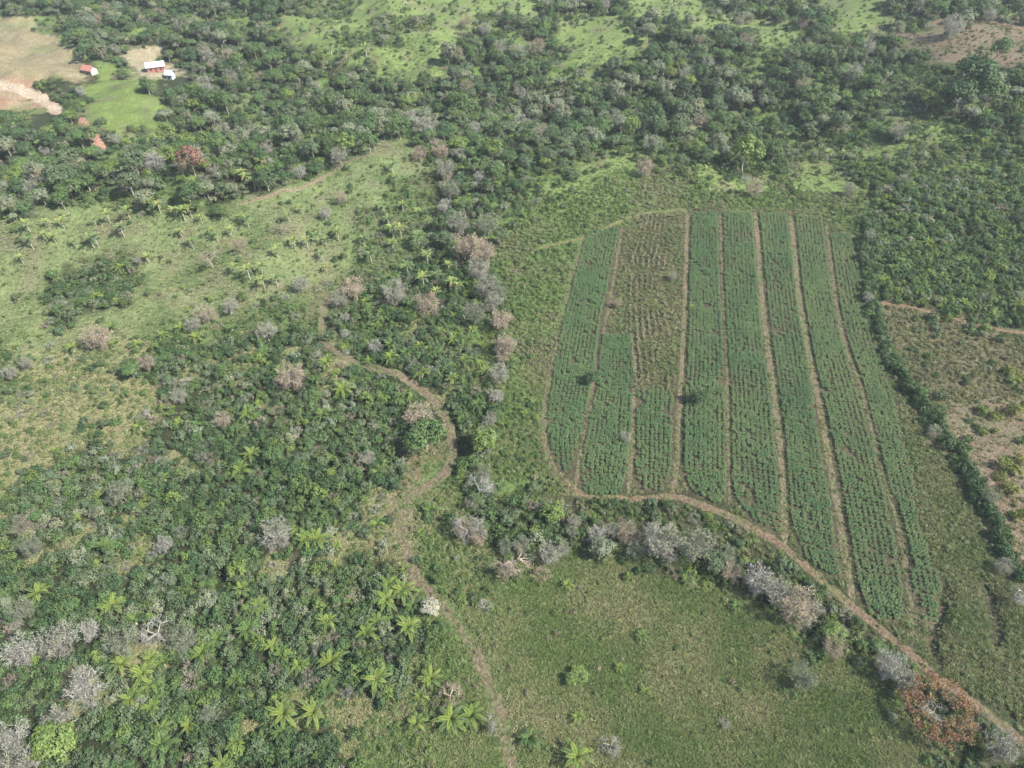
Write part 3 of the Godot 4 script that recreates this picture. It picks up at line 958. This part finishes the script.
# ---------------------------------------------------------------- plants that the photograph shows one by one
func build_named_plants() -> void:
	# the rust-leaved tree: bare grey limbs in the middle, a ring of rusty leaf clumps
	var p := hit(941, 708, 3.5)
	var r := RandomNumberGenerator.new()
	r.seed = 910
	var mb := MB.new()
	for k in 190:
		var az := r.randf() * TAU
		var rad := 1.5 + 4.3 * sqrt(r.randf())
		var c := Vector3(cos(az) * rad, 4.3 - rad * 0.22 + r.randf_range(-0.5, 0.6), sin(az) * rad)
		var hue := Color(0.24, 0.130, 0.088) if r.randf() < 0.62 else (Color(0.26, 0.17, 0.075) if r.randf() < 0.4 else (Color(0.20, 0.09, 0.065) if r.randf() < 0.6 else Color(0.15, 0.14, 0.07)))
		var tone := jitter(r, hue, 0.2)
		for i in 26:
			var q := rnd_dir(r)
			var dir := (q + rnd_dir(r) * 0.6).normalized()
			mb.leaf(c + q * 0.6 * r.randf(), dir, dir.cross(rnd_dir(r)).normalized(), 0.3, 0.16, jitter(r, tone, 0.2))
	var t := thing("rusty_leaved_tree", p, 0, Vector3.ONE, "spreading tree with rust-red leaves and pale bare limbs beside the farm track", "tree", "")
	part(t, "trunk", bare[1], toned(Color(0.34, 0.33, 0.31)), Vector3.ZERO, Vector3(0.95, 0.72, 0.95))
	part(t, "crown", mb.mesh(), mat_leaf)
	mark(p.x, p.z, 3.5, 3)

	# palms: crown centre in pixels
	var low := [[202, 601], [241, 588], [250, 606], [247, 628], [217, 638], [202, 653], [235, 678], [120, 663], [150, 656], [162, 662], [142, 673], [152, 683], [132, 696], [150, 706], [160, 728], [160, 746], [236, 742], [197, 763], [220, 764], [112, 606], [37, 593],
		[403, 590], [386, 599], [412, 604], [388, 583], [378, 621], [366, 633], [407, 627], [363, 656], [376, 678], [327, 621], [271, 646], [283, 653], [298, 663], [331, 662], [326, 686], [312, 712], [283, 713], [280, 733], [258, 605], [431, 677], [471, 716], [451, 718],
		[139, 425], [241, 470], [162, 478], [104, 545], [239, 559], [252, 454], [247, 414], [323, 415], [383, 395], [343, 389], [313, 396], [306, 539], [317, 539], [377, 524], [378, 471], [431, 509], [478, 404],
		[72, 347], [110, 328], [136, 344], [162, 333], [180, 327], [195, 337], [231, 327], [54, 277], [122, 267], [290, 308], [381, 312], [378, 319], [370, 331], [391, 344], [406, 352], [391, 357], [403, 334], [428, 348], [453, 339], [482, 344], [465, 359], [490, 369], [263, 352], [327, 362], [280, 371], [316, 378], [408, 312],
		[885, 281], [904, 263], [898, 239], [893, 269], [900, 217], [967, 273], [993, 272], [940, 299], [964, 302], [973, 304], [1018, 304], [947, 244], [995, 229], [1014, 379], [531, 738], [577, 757], [112, 342], [335, 372]]
	var tall := [[126, 209], [92, 216], [44, 218], [60, 219], [25, 222], [106, 213], [149, 201], [157, 203], [172, 207], [182, 212], [189, 209], [199, 214], [29, 241], [46, 238], [54, 239], [72, 238], [90, 239], [94, 237], [120, 227], [21, 259], [239, 214], [246, 217], [210, 227], [215, 232], [229, 227], [180, 231], [190, 239], [146, 254], [234, 264], [247, 269],
		[287, 212], [301, 204], [383, 204], [402, 202], [428, 217], [417, 208], [410, 216], [388, 218], [392, 228], [400, 228], [392, 241], [416, 239], [418, 236], [427, 254], [448, 261], [337, 231], [325, 237], [316, 234], [293, 239], [306, 239], [363, 237], [370, 253], [276, 248], [325, 264], [260, 264], [262, 279], [275, 277], [321, 252], [407, 266], [423, 278], [437, 273], [452, 281], [458, 282], [431, 303], [436, 289],
		[245, 176], [253, 180], [240, 172], [260, 160], [350, 100], [365, 45], [345, 48], [330, 44], [395, 176], [392, 165], [700, 175], [708, 168], [830, 150], [845, 152], [860, 150], [935, 130]]
	var small := [[641, 637], [5, 284], [184, 288], [205, 284], [177, 297], [246, 299], [209, 299], [189, 311], [5, 317], [50, 312], [117, 302], [27, 337], [40, 336], [17, 347], [381, 703], [326, 636], [351, 601], [452, 663], [567, 586], [619, 668], [577, 718], [686, 581], [736, 608], [331, 459], [333, 484], [273, 514], [325, 521], [337, 546], [337, 568], [421, 534], [405, 571], [56, 451], [172, 409], [391, 479], [692, 308], [524, 414], [495, 610], [462, 600], [645, 692], [533, 742], [642, 558]]
	for q in low: add_palm(q[0], q[1], 0, 0.92 if q[1] > 380 else 0.8)
	for k in 34: add_palm(rng.randf_range(345, 495), rng.randf_range(268, 385), 0, rng.randf_range(0.55, 0.8))
	for k in 12: add_palm(rng.randf_range(870, 1015), rng.randf_range(195, 300), 0, rng.randf_range(0.6, 0.85))
	for k in 18: add_palm(rng.randf_range(120, 420), rng.randf_range(585, 760), 0, rng.randf_range(0.5, 0.8))
	for q in tall: add_palm(q[0], q[1], 1, 0.85 if q[1] > 150 else 1.2)
	for q in small: add_palm(q[0], q[1], 2, 0.45)

	# leafless and grey-crowned trees: crown centre in pixels, width in pixels, tone, haze of fine growth
	var white := Color(0.31, 0.30, 0.285)
	var ash := Color(0.265, 0.258, 0.225)
	var pink := Color(0.32, 0.262, 0.215)
	var moss := Color(0.19, 0.205, 0.155)
	var list := [
		[20, 650, 38, white, 1.0], [55, 640, 40, ash, 1.0], [86, 632, 28, white, 0.9], [155, 628, 40, white, 0.0], [118, 640, 36, moss, 1.0], [182, 638, 34, moss, 0.9], [85, 684, 46, white, 0.6], [60, 720, 38, ash, 0.9], [10, 735, 38, white, 0.7], [20, 764, 44, ash, 1.0],
		[205, 715, 22, moss, 0.5], [162, 545, 22, white, 0.7], [148, 411, 18, white, 0.0], [178, 395, 20, ash, 0.8], [222, 418, 20, pink, 0.8], [120, 490, 32, moss, 0.6], [275, 535, 38, ash, 1.0], [420, 415, 34, pink, 0.9], [367, 458, 20, ash, 0.8],
		[476, 484, 38, white, 0.0], [467, 526, 40, white, 0.0], [512, 552, 46, pink, 0.0], [549, 552, 26, ash, 1.0], [597, 533, 24, white, 0.5], [628, 532, 28, pink, 0.5], [662, 540, 46, ash, 0.6], [700, 546, 44, moss, 0.8], [760, 578, 40, white, 0.5], [778, 592, 40, ash, 0.6],
		[800, 604, 46, pink, 0.7], [822, 606, 20, white, 0.0], [834, 645, 28, pink, 0.4], [893, 664, 40, white, 0.3], [905, 680, 34, ash, 0.3], [803, 676, 34, moss, 0.9], [612, 740, 28, white, 0.0], [727, 721, 15, white, 0.0], [486, 722, 26, ash, 0.0],
		[483, 605, 20, ash, 0.0], [447, 692, 32, pink, 0.0], [1002, 744, 42, ash, 0.5], [1016, 590, 26, white, 0.0], [1005, 565, 22, ash, 0.4], [355, 287, 30, pink, 0.5], [338, 298, 22, ash, 0.5], [395, 290, 30, ash, 0.6], [425, 302, 30, pink, 0.5], [345, 317, 12, white, 0.8],
		[375, 346, 18, white, 0.8], [346, 334, 12, white, 0.8], [290, 374, 36, pink, 0.6], [266, 330, 26, ash, 0.5], [95, 334, 34, pink, 0.2], [145, 362, 22, pink, 0.5], [205, 312, 26, pink, 0.4], [192, 322, 20, ash, 0.3], [300, 282, 22, ash, 0.5], [228, 305, 22, ash, 0.3],
		[208, 254, 24, pink, 0.0], [240, 243, 18, pink, 0.2], [325, 211, 16, white, 0.3], [137, 260, 12, ash, 0.4], [340, 196, 16, pink, 0.5], [280, 226, 14, pink, 0.0], [8, 372, 20, ash, 0.2], [25, 362, 16, ash, 0.4], [30, 545, 26, moss, 0.6], [18, 610, 28, moss, 0.8],
		[425, 126, 28, ash, 0.9], [438, 148, 22, pink, 0.8], [444, 168, 24, ash, 0.9], [449, 188, 24, moss, 0.9], [446, 205, 20, white, 0.3], [459, 222, 26, ash, 0.8], [464, 243, 34, pink, 0.5], [482, 250, 32, pink, 0.4], [488, 222, 28, moss, 0.8], [477, 268, 26, ash, 0.8],
		[489, 285, 28, ash, 0.8], [474, 312, 30, moss, 0.8], [500, 318, 26, pink, 0.7], [505, 342, 28, pink, 0.6], [500, 372, 24, ash, 0.7], [497, 396, 20, white, 0.2], [490, 418, 18, ash, 0.5], [420, 153, 20, pink, 0.7], [494, 300, 22, ash, 0.7],
		[155, 157, 20, ash, 1.0], [212, 168, 14, ash, 0.8], [560, 124, 14, white, 0.0], [645, 117, 12, white, 0.0], [532, 128, 18, ash, 0.6], [180, 22, 18, ash, 0.7], [95, 18, 16, pink, 0.6], [195, 25, 18, ash, 0.8], [205, 85, 22, ash, 0.9], [230, 75, 18, ash, 0.8],
		[80, 90, 12, white, 0.2], [465, 20, 16, pink, 0.8], [500, 45, 18, ash, 0.6], [300, 170, 16, white, 0.3], [305, 150, 14, white, 0.5], [295, 135, 16, ash, 0.8], [340, 155, 22, ash, 0.8], [880, 75, 16, pink, 0.8], [955, 22, 26, white, 0.3], [962, 106, 14, white, 0.0],
		[898, 132, 22, ash, 0.8], [645, 165, 22, pink, 0.5], [870, 235, 16, ash, 0.4], [868, 296, 16, white, 0.1], [617, 302, 12, pink, 0.5], [673, 275, 12, ash, 0.4], [755, 186, 22, pink, 0.7], [850, 187, 16, ash, 0.5], [625, 436, 14, ash, 0.8], [770, 92, 14, ash, 0.7], [740, 20, 14, ash, 0.3], [620, 93, 14, ash, 0.5], [935, 430, 16, ash, 0.6], [990, 495, 22, moss, 0.8]]
	for q in list:
		var guess := hit(q[0], q[1])
		var width := px_metres(guess, q[2])
		var h := clampf(width * (1.15 if q[4] == 0.0 else 1.0), 1.2, 12.0)
		var at := hit(q[0], q[1], h * 0.55)
		var k: int = 4 if h < 2.2 else rng.randi() % 2 + (2 if q[4] > 0.0 else 0)
		var z := zone_exact(at.x, at.z)
		var tone: Color = q[3]
		var word := "white-barked" if tone == white else ("ash-grey" if tone == ash else ("brownish-pink" if tone == pink else "grey-green"))
		var form := "leafless tree" if q[4] == 0.0 else ("thinly twigged tree" if q[4] < 0.65 else "densely twigged tree")
		bare_crown(at, h, k, tone * rng.randf_range(0.9, 1.08), q[4], word + " " + form + " " + near_what(at, 6.0) + PLACE[z], word + " trees " + PLACE[z])
		mark(at.x, at.z, minf(width * 0.22, 2.2), 3)

	# the tangled grey hedgerow that runs from the woodland down to the pale dead trees
	var row := smooth_line(poly([[424, 124], [436, 146], [445, 172], [449, 200], [462, 232], [480, 256], [490, 285], [498, 318], [502, 348], [500, 378], [494, 408], [484, 440], [477, 475], [470, 520], [492, 548], [530, 552], [575, 540], [620, 536], [670, 544], [710, 560], [750, 582]]), 2.1)
	for k in row.size():
		var q := row[k] + Vector2(rng.randfn(), rng.randfn()) * 1.5
		var at := Vector3(q.x, height(q.x, q.y), q.y)
		var near_field := k > row.size() * 0.55
		if rng.randf() < 0.5:
			var pick := rng.randi() % 4
			var tone: Color = [ash, pink, moss, moss][pick]
			var word: String = ["ash-grey", "brownish-pink", "grey-green", "grey-green"][pick]
			var h := rng.randf_range(2.2, 4.6)
			bare_crown(at, h, 2 + rng.randi() % 2, tone, 0.9, size_word(h, 3.0, 3.8, ["short ", "", "tall "]) + word + " tangled tree " + near_what(at, 3.0) + "in the grey hedgerow", "tangled trees of the grey hedgerow")
		else:
			var tn: int = [0, 1, 2, 3][rng.randi() % 4]
			var rad := rng.randf_range(1.0, 1.9)
			add_shrub(at, rad, GREENS[tn], size_word(rad, 1.3, 1.6, ["small ", "", "broad "]) + GREEN_NAMES[tn] + " bush " + near_what(at, 3.0) + "in the grey hedgerow", "bushes of the grey hedgerow", -1, "hedge_bush", 1.2)
		mark(q.x, q.y, 1.0, 3)
	# round citrus bushes on the bare brown soil
	for q in [[981, 411, 12], [995, 416, 13], [1013, 412, 16], [982, 431, 11], [995, 430, 7], [1003, 466, 17], [1013, 472, 15], [1008, 488, 15], [999, 476, 12], [1018, 460, 12], [1017, 516, 15], [1020, 440, 10], [1008, 372, 14], [1018, 380, 12]]:
		var at := hit(q[0], q[1] + 2)
		var rad := px_metres(at, q[2]) * 0.55
		add_shrub(at, rad, [Color(0.135, 0.165, 0.035), Color(0.10, 0.155, 0.035), Color(0.16, 0.17, 0.04)][rng.randi() % 3], "rounded yellow-green citrus bush on the bare brown soil", "citrus bushes on the bare soil", -1, "citrus_bush")
		mark(at.x, at.z, rad, 3)
	# the dark hedge between the crop field and the bare soil
	var hedge := smooth_line(poly([[866, 225], [865, 262], [869, 300], [880, 335], [892, 362], [908, 388], [930, 418], [950, 445], [966, 475], [984, 510], [1000, 545], [1020, 580]]), 1.3)
	for k in hedge.size():
		for s in 2:
			var q := hedge[k] + Vector2(rng.randfn() * 0.8, rng.randfn() * 0.7)
			var at := Vector3(q.x, height(q.x, q.y), q.y)
			var tn: int = [0, 0, 1, 0, 0, 2][rng.randi() % 6]
			var rad := rng.randf_range(1.05, 1.85)
			var up := rng.randf_range(0.85, 1.4)
			add_shrub(at, rad, GREENS[tn], size_word(rad, 1.3, 1.6, ["small ", "", "broad "]) + size_word(up, 1.0, 1.2, ["low ", "", "tall "]) + GREEN_NAMES[tn] + " hedge bush between the crop field and the bare plot", "hedge bushes beside the crop field", -1, "hedge_bush", up)
			mark(q.x, q.y, 1.0, 3)
	# trees and bushes that stand out
	for q in [
		[975, 76, 42, 0, 1.0, "broad dark tree with a heaped crown below the brown hillside"], [962, 94, 34, 0, 0.9, "dark round tree leaning on the broad dark tree"], [990, 92, 34, 1, 0.9, "mid green round tree beside the broad dark tree"], [1000, 50, 20, 1, 1.1, "lone green tree on the brown hillside"],
		[747, 152, 32, 4, 1.0, "bright yellow-green tree in the stream woodland above the crop field"], [465, 105, 26, 1, 1.0, "round mid green tree standing above the leafless hedgerow"], [930, 100, 20, 4, 1.0, "light green tree beside the bare white trunk"], [622, 125, 20, 3, 0.8, "pale domed tree at the top of the scrubby slope"],
		[483, 440, 30, 4, 0.9, "light green tree with pale limbs beside the leafless hedgerow"], [553, 512, 26, 4, 0.8, "bright green tree at the corner of the farm track"], [54, 744, 50, 4, 0.7, "lime green spreading tree with pale limbs among the grey trees"], [715, 561, 26, 2, 0.8, "blue-green bush-like tree in the strip below the farm track"],
		[700, 396, 19, 0, 0.8, "dark lone tree in the dense crop strip"], [592, 378, 17, 0, 0.8, "dark lone tree in the crop strip beside the weedy margin"], [190, 159, 24, 5, 0.9, "rust-coloured tree in the woodland below the bright lawn"], [425, 435, 44, 1, 0.7, "broad green bush under the pinkish leafless crown"], [430, 608, 22, 6, 0.8, "white-flowered round bush beside the winding path"], [577, 676, 24, 4, 0.5, "bright green leafy bush in the open meadow"]]:
		var guess := hit(q[0], q[1])
		var rad := px_metres(guess, q[2]) * 0.5
		var at := hit(q[0], q[1], rad * 1.3 * q[4])
		var tone: Color = GREENS[q[3]] if q[3] < 5 else (Color(0.20, 0.115, 0.085) if q[3] == 5 else Color(0.36, 0.35, 0.28))
		add_tree(at, rad, tone, q[5], "", -1, q[4])
		mark(at.x, at.z, rad * 0.5, 3)

# ---------------------------------------------------------------- everything that covers the ground between
func scatter() -> void:
	var trees: Array = []
	var shrubs: Array = []
	var weeds: Array = []
	var grass: Array = []
	for k in 6:
		trees.append(PackedFloat32Array()); shrubs.append(PackedFloat32Array())
	for k in 4:
		weeds.append(PackedFloat32Array()); grass.append(PackedFloat32Array())
	var trunk_rows: Array = []
	for k in 6: trunk_rows.append(PackedFloat32Array())
	var want_tree := {"F": 0.86, "f": 0.05, "s": 0.06, "T": 0.03, "h": 0.03, "k": 0.06}
	var want_shrub := {"T": 0.94, "s": 0.97, "F": 0.5, "f": 0.38, "h": 0.34, "y": 0.2, "w": 0.16, "k": 0.52, "g": 0.05, "G": 0.09, "n": 0.10, "b": 0.04, "m": 0.012, "c": 0.05}
	var want_weed := {"w": 0.66, "c": 0.42, "n": 0.62, "k": 0.6, "h": 0.45, "f": 0.5, "y": 0.35, "m": 0.05, "g": 0.06, "G": 0.05, "p": 0.14, "b": 0.10, "s": 0.3, "T": 0.25}
	var all_trees: Array = []
	var all_shrubs: Array = []
	for layer in 3:
		var gap: float = [4.3, 1.75, 0.95][layer]
		var want: Dictionary = [want_tree, want_shrub, want_weed][layer]
		var z := -490.0
		while z < -24.0:
			var half := (-z * 0.72 + 60.0) * 0.80 + 30.0
			var x := -half
			while x < half:
				var px := x + rng.randf_range(-0.5, 0.5) * gap
				var pz := z + rng.randf_range(-0.5, 0.5) * gap
				x += gap
				var s := project(Vector3(px, 0, pz))
				if s.x < -70 or s.x > 1094 or s.y < -45 or s.y > 850: continue
				var zn := zone(px, pz, 4.0 if layer == 0 else 0.6) if layer < 2 else zone_exact(px, pz)
				if rng.randf() > want.get(zn, 0.0): continue
				var mm := mk(px, pz)
				if (mm == 1 and (layer < 2 or rng.randf() > 0.13)) or mm == 2 or (mm == 4 and rng.randf() < 0.5) or (mm == 3 and layer < 2) or (mm == 4 and layer < 2): continue
				if layer < 2 and zone_exact(px, pz) in "cvdol": continue
				var at := Vector3(px, height(px, pz), pz)
				var patch := nz_c.get_noise_2d(px * 0.8 + 40.0, pz * 0.8)
				if layer == 0:
					var rad := (1.4 + 2.6 * pow(rng.randf(), 1.4)) * (1.0 if zn == "F" else 0.7)
					var pick := rng.randf() + patch * 0.35
					var tn := 3 if pick > 0.82 else (2 if pick > 0.56 else (1 if pick > 0.22 else 0))
					if rng.randf() < 0.08: tn = 4
					if s.y > 0 and rng.randf() < 0.05 and zn == "F": tn = 5
					all_trees.append([at, rad, tn, rng.randf_range(0.55, 1.2), zn, project(at).z / rad, s])
				elif layer == 1:
					var big: Vector2 = {"T": Vector2(0.85, 1.55), "s": Vector2(0.9, 1.7), "F": Vector2(0.9, 1.6), "f": Vector2(0.7, 1.7), "k": Vector2(0.7, 1.4), "w": Vector2(0.45, 0.9), "m": Vector2(0.3, 0.6), "c": Vector2(0.4, 0.8)}.get(zn, Vector2(0.5, 1.2))
					var rad := rng.randf_range(big.x, big.y)
					if rng.randf() < 0.08: rad *= 1.35
					var pick := rng.randf() + patch * 0.4
					var tn := 3 if pick > 0.95 else (2 if pick > 0.60 else (1 if pick > 0.28 else 0))
					if zn in "sw" and rng.randf() < 0.45: tn = 1 if rng.randf() < 0.6 else 4
					elif rng.randf() < 0.05: tn = 4
					all_shrubs.append([at, rad, tn, rng.randf_range(0.8, 1.3), zn, project(at).z / rad, s])
				else:
					var base: Color = [Color(0.078, 0.130, 0.045), Color(0.118, 0.172, 0.055), Color(0.158, 0.185, 0.082), Color(0.19, 0.18, 0.11)][clampi(int((patch + 0.5 + rng.randf_range(-0.3, 0.3)) * 3.2), 0, 3)]
					if zn == "c": base = base.lerp(Color(0.185, 0.210, 0.115), 0.55)
					if zn in "nb": base = base.lerp(Color(0.19, 0.16, 0.10), 0.6)
					var sc := rng.randf_range(0.7, 1.5) * (0.65 if mm == 4 else (0.9 if zn == "c" else 1.0)) * (0.55 if mm == 1 else 1.0)
					push(weeds[rng.randi() % 4], at, rng.randf() * TAU, Vector3(sc, sc * rng.randf_range(0.7, 1.3), sc), base * rng.randf_range(0.8, 1.2))
			z += gap
	# the largest in view stand as single plants, the rest as masses
	all_trees.sort_custom(func(a, b): return a[5] < b[5])
	all_shrubs.sort_custom(func(a, b): return a[5] < b[5])
	var brush: Array = []
	for k in 4: brush.append(PackedFloat32Array())
	var keep: Array = []
	for q in all_shrubs:
		if rng.randf() < {"k": 0.34, "T": 0.05, "h": 0.14, "y": 0.2, "F": 0.10, "f": 0.09, "s": 0.03, "g": 0.15, "n": 0.2}.get(q[4], 0.0):
			push(brush[rng.randi() % 4], q[0], rng.randf() * TAU, Vector3(q[1], q[1], q[1]) * 1.15, jitter(rng, [Color(0.27, 0.265, 0.235), Color(0.27, 0.225, 0.185), Color(0.20, 0.21, 0.16)][rng.randi() % 3], 0.2, 0.05))
		else: keep.append(q)
	all_shrubs = keep
	var dry_root := stuff("dry_brush", "low leafless grey brush scattered through the scrub and hedgerows", "brush")
	for k in 4: multi(dry_root, "twigs", twigs[k], brush[k], mat_leaf)
	var single := 0
	var grey := 0
	for q in all_trees:
		var seen: bool = q[6].x > 8 and q[6].x < 1016 and q[6].y > 8 and q[6].y < 758
		if q[2] == 5:
			if seen and grey < 70:
				grey += 1
				bare_crown(q[0], q[1] * 2.3, rng.randi() % 4, [Color(0.27, 0.265, 0.235), Color(0.28, 0.23, 0.19), Color(0.33, 0.32, 0.305)][grey % 3], [0.7, 0.9, 0.2][grey % 3], ["ash-grey thinly leaved tree ", "brownish-pink twiggy-crowned tree ", "white-barked leafless tree "][grey % 3] + PLACE[q[4]], ["ash-grey trees ", "brownish-pink trees ", "white-barked trees "][grey % 3] + PLACE[q[4]])
				continue
			q[2] = 3
		if seen and single < 270:
			single += 1
			add_tree(q[0], q[1], GREENS[q[2]], size_word(q[1], 2.4, 3.0, ["small ", "", "broad "]) + size_word(q[3], 0.9, 1.1, ["low ", "", "tall "]) + GREEN_NAMES[q[2]] + " tree " + near_what(q[0], 7.0) + PLACE[q[4]], GREEN_NAMES[q[2]] + " trees " + PLACE[q[4]], -1, q[3])
		else:
			var k := rng.randi() % 6
			var sc: float = q[1] / 3.0
			var turn := rng.randf() * TAU
			var tone: Color = GREENS[q[2]]
			push(trees[k], q[0], turn, Vector3(sc, sc * q[3], sc), jitter(rng, tone, 0.18, 0.08))
			push(trunk_rows[k], q[0], turn, Vector3(sc, sc * q[3], sc), Color(1, 1, 1))
	single = 0
	for q in all_shrubs:
		var seen: bool = q[6].x > 6 and q[6].x < 1018 and q[6].y > 6 and q[6].y < 762
		if seen and single < 290 and q[4] != "w":
			single += 1
			add_shrub(q[0], q[1], GREENS[q[2]], size_word(q[1], 1.35, 1.7, ["smaller ", "", "broad "]) + size_word(q[3], 0.95, 1.15, ["low ", "", "tall "]) + GREEN_NAMES[q[2]] + " bush " + near_what(q[0], 4.0) + PLACE[q[4]], GREEN_NAMES[q[2]] + " bushes " + PLACE[q[4]], -1, "broadleaf_shrub", q[3])
		else: push(shrubs[rng.randi() % 6], q[0], rng.randf() * TAU, Vector3(q[1], q[1] * q[3], q[1]), jitter(rng, GREENS[q[2]], 0.18, 0.08))
	print("trees ", all_trees.size(), " shrubs ", all_shrubs.size())
	var wood := stuff("woodland", "far mixed woodland of grey-green tree crowns around the houses", "woodland")
	for k in 6:
		multi(wood, "crowns", tree_mesh[k], trees[k], mat_leaf)
		multi(wood, "trunks", trunk_of[k], trunk_rows[k], mat_bark)
	var under := stuff("scrub", "dense mass of low green bushes covering the slopes", "scrub")
	for k in 6: multi(under, "foliage", shrub_mesh[k], shrubs[k], mat_leaf)
	var weedy := stuff("weeds", "low leafy weeds over the field margins and rough ground", "weeds")
	for k in 4: multi(weedy, "foliage", weed_mesh[k], weeds[k], mat_leaf)
	# grass tufts
	var tufts: Array = []
	var r := RandomNumberGenerator.new()
	for k in 3:
		r.seed = 800 + k
		var mb := MB.new()
		for i in 16:
			var az := r.randf() * TAU
			var d := Vector3(cos(az) * 0.7, r.randf_range(0.5, 1.2), sin(az) * 0.7).normalized()
			var o := Vector3(r.randf_range(-0.22, 0.22), -0.02, r.randf_range(-0.22, 0.22))
			mb.leaf(o, d, d.cross(Vector3.UP).normalized(), r.randf_range(0.3, 0.62), 0.10, jitter(r, Color(1, 1, 1), 0.35, 0.1), 0.25)
		tufts.append(mb.mesh())
	var want_grass := {"m": 0.9, "y": 0.75, "g": 0.6, "h": 0.45, "G": 0.5, "w": 0.7, "n": 0.55, "p": 0.22, "b": 0.10, "f": 0.4, "c": 0.9}
	var count := 0
	var z := -330.0
	while z < -24.0:
		var gap := clampf(-z / 190.0, 0.40, 1.1)
		var half := (-z * 0.72 + 60.0) * 0.80 + 25.0
		var x := -half
		while x < half:
			var px := x + rng.randf_range(-0.5, 0.5) * gap
			var pz := z + rng.randf_range(-0.5, 0.5) * gap
			x += gap
			var s := project(Vector3(px, 0, pz))
			if s.x < -50 or s.x > 1074 or s.y > 840: continue
			var zn := zone_px(s.x, s.y) if nz_c.get_noise_2d(px, pz) > 0 else zone(px, pz)
			if rng.randf() > want_grass.get(zn, 0.0): continue
			var mm := mk(px, pz)
			if mm == 1 and rng.randf() > 0.12 or mm == 2: continue
			var dry := clampf(0.5 + nz_c.get_noise_2d(px * 1.7 + 300.0, pz * 1.7) * 0.8 + rng.randf_range(-0.35, 0.35) + (0.35 if zn in "ynb" else 0.0) - (0.25 if zn in "wGvf" else (0.12 if zn in "mg" else 0.0)), 0.0, 1.0)
			var col := Color(0.114, 0.172, 0.054).lerp(Color(0.258, 0.250, 0.132), dry)
			var sc := rng.randf_range(0.7, 1.4) * (1.0 + gap * 0.35)
			push(grass[rng.randi() % 3], Vector3(px, height(px, pz), pz), rng.randf() * TAU, Vector3(sc, sc * (0.6 if zn in "gGv" else 0.9), sc), col * rng.randf_range(0.8, 1.2))
			count += 1
		z += gap
	print("grass ", count)
	var groot := stuff("grass", "tufted green and straw-coloured grass over meadow and pasture", "grass")
	for k in 3: multi(groot, "tufts", tufts[k], grass[k], mat_leaf)
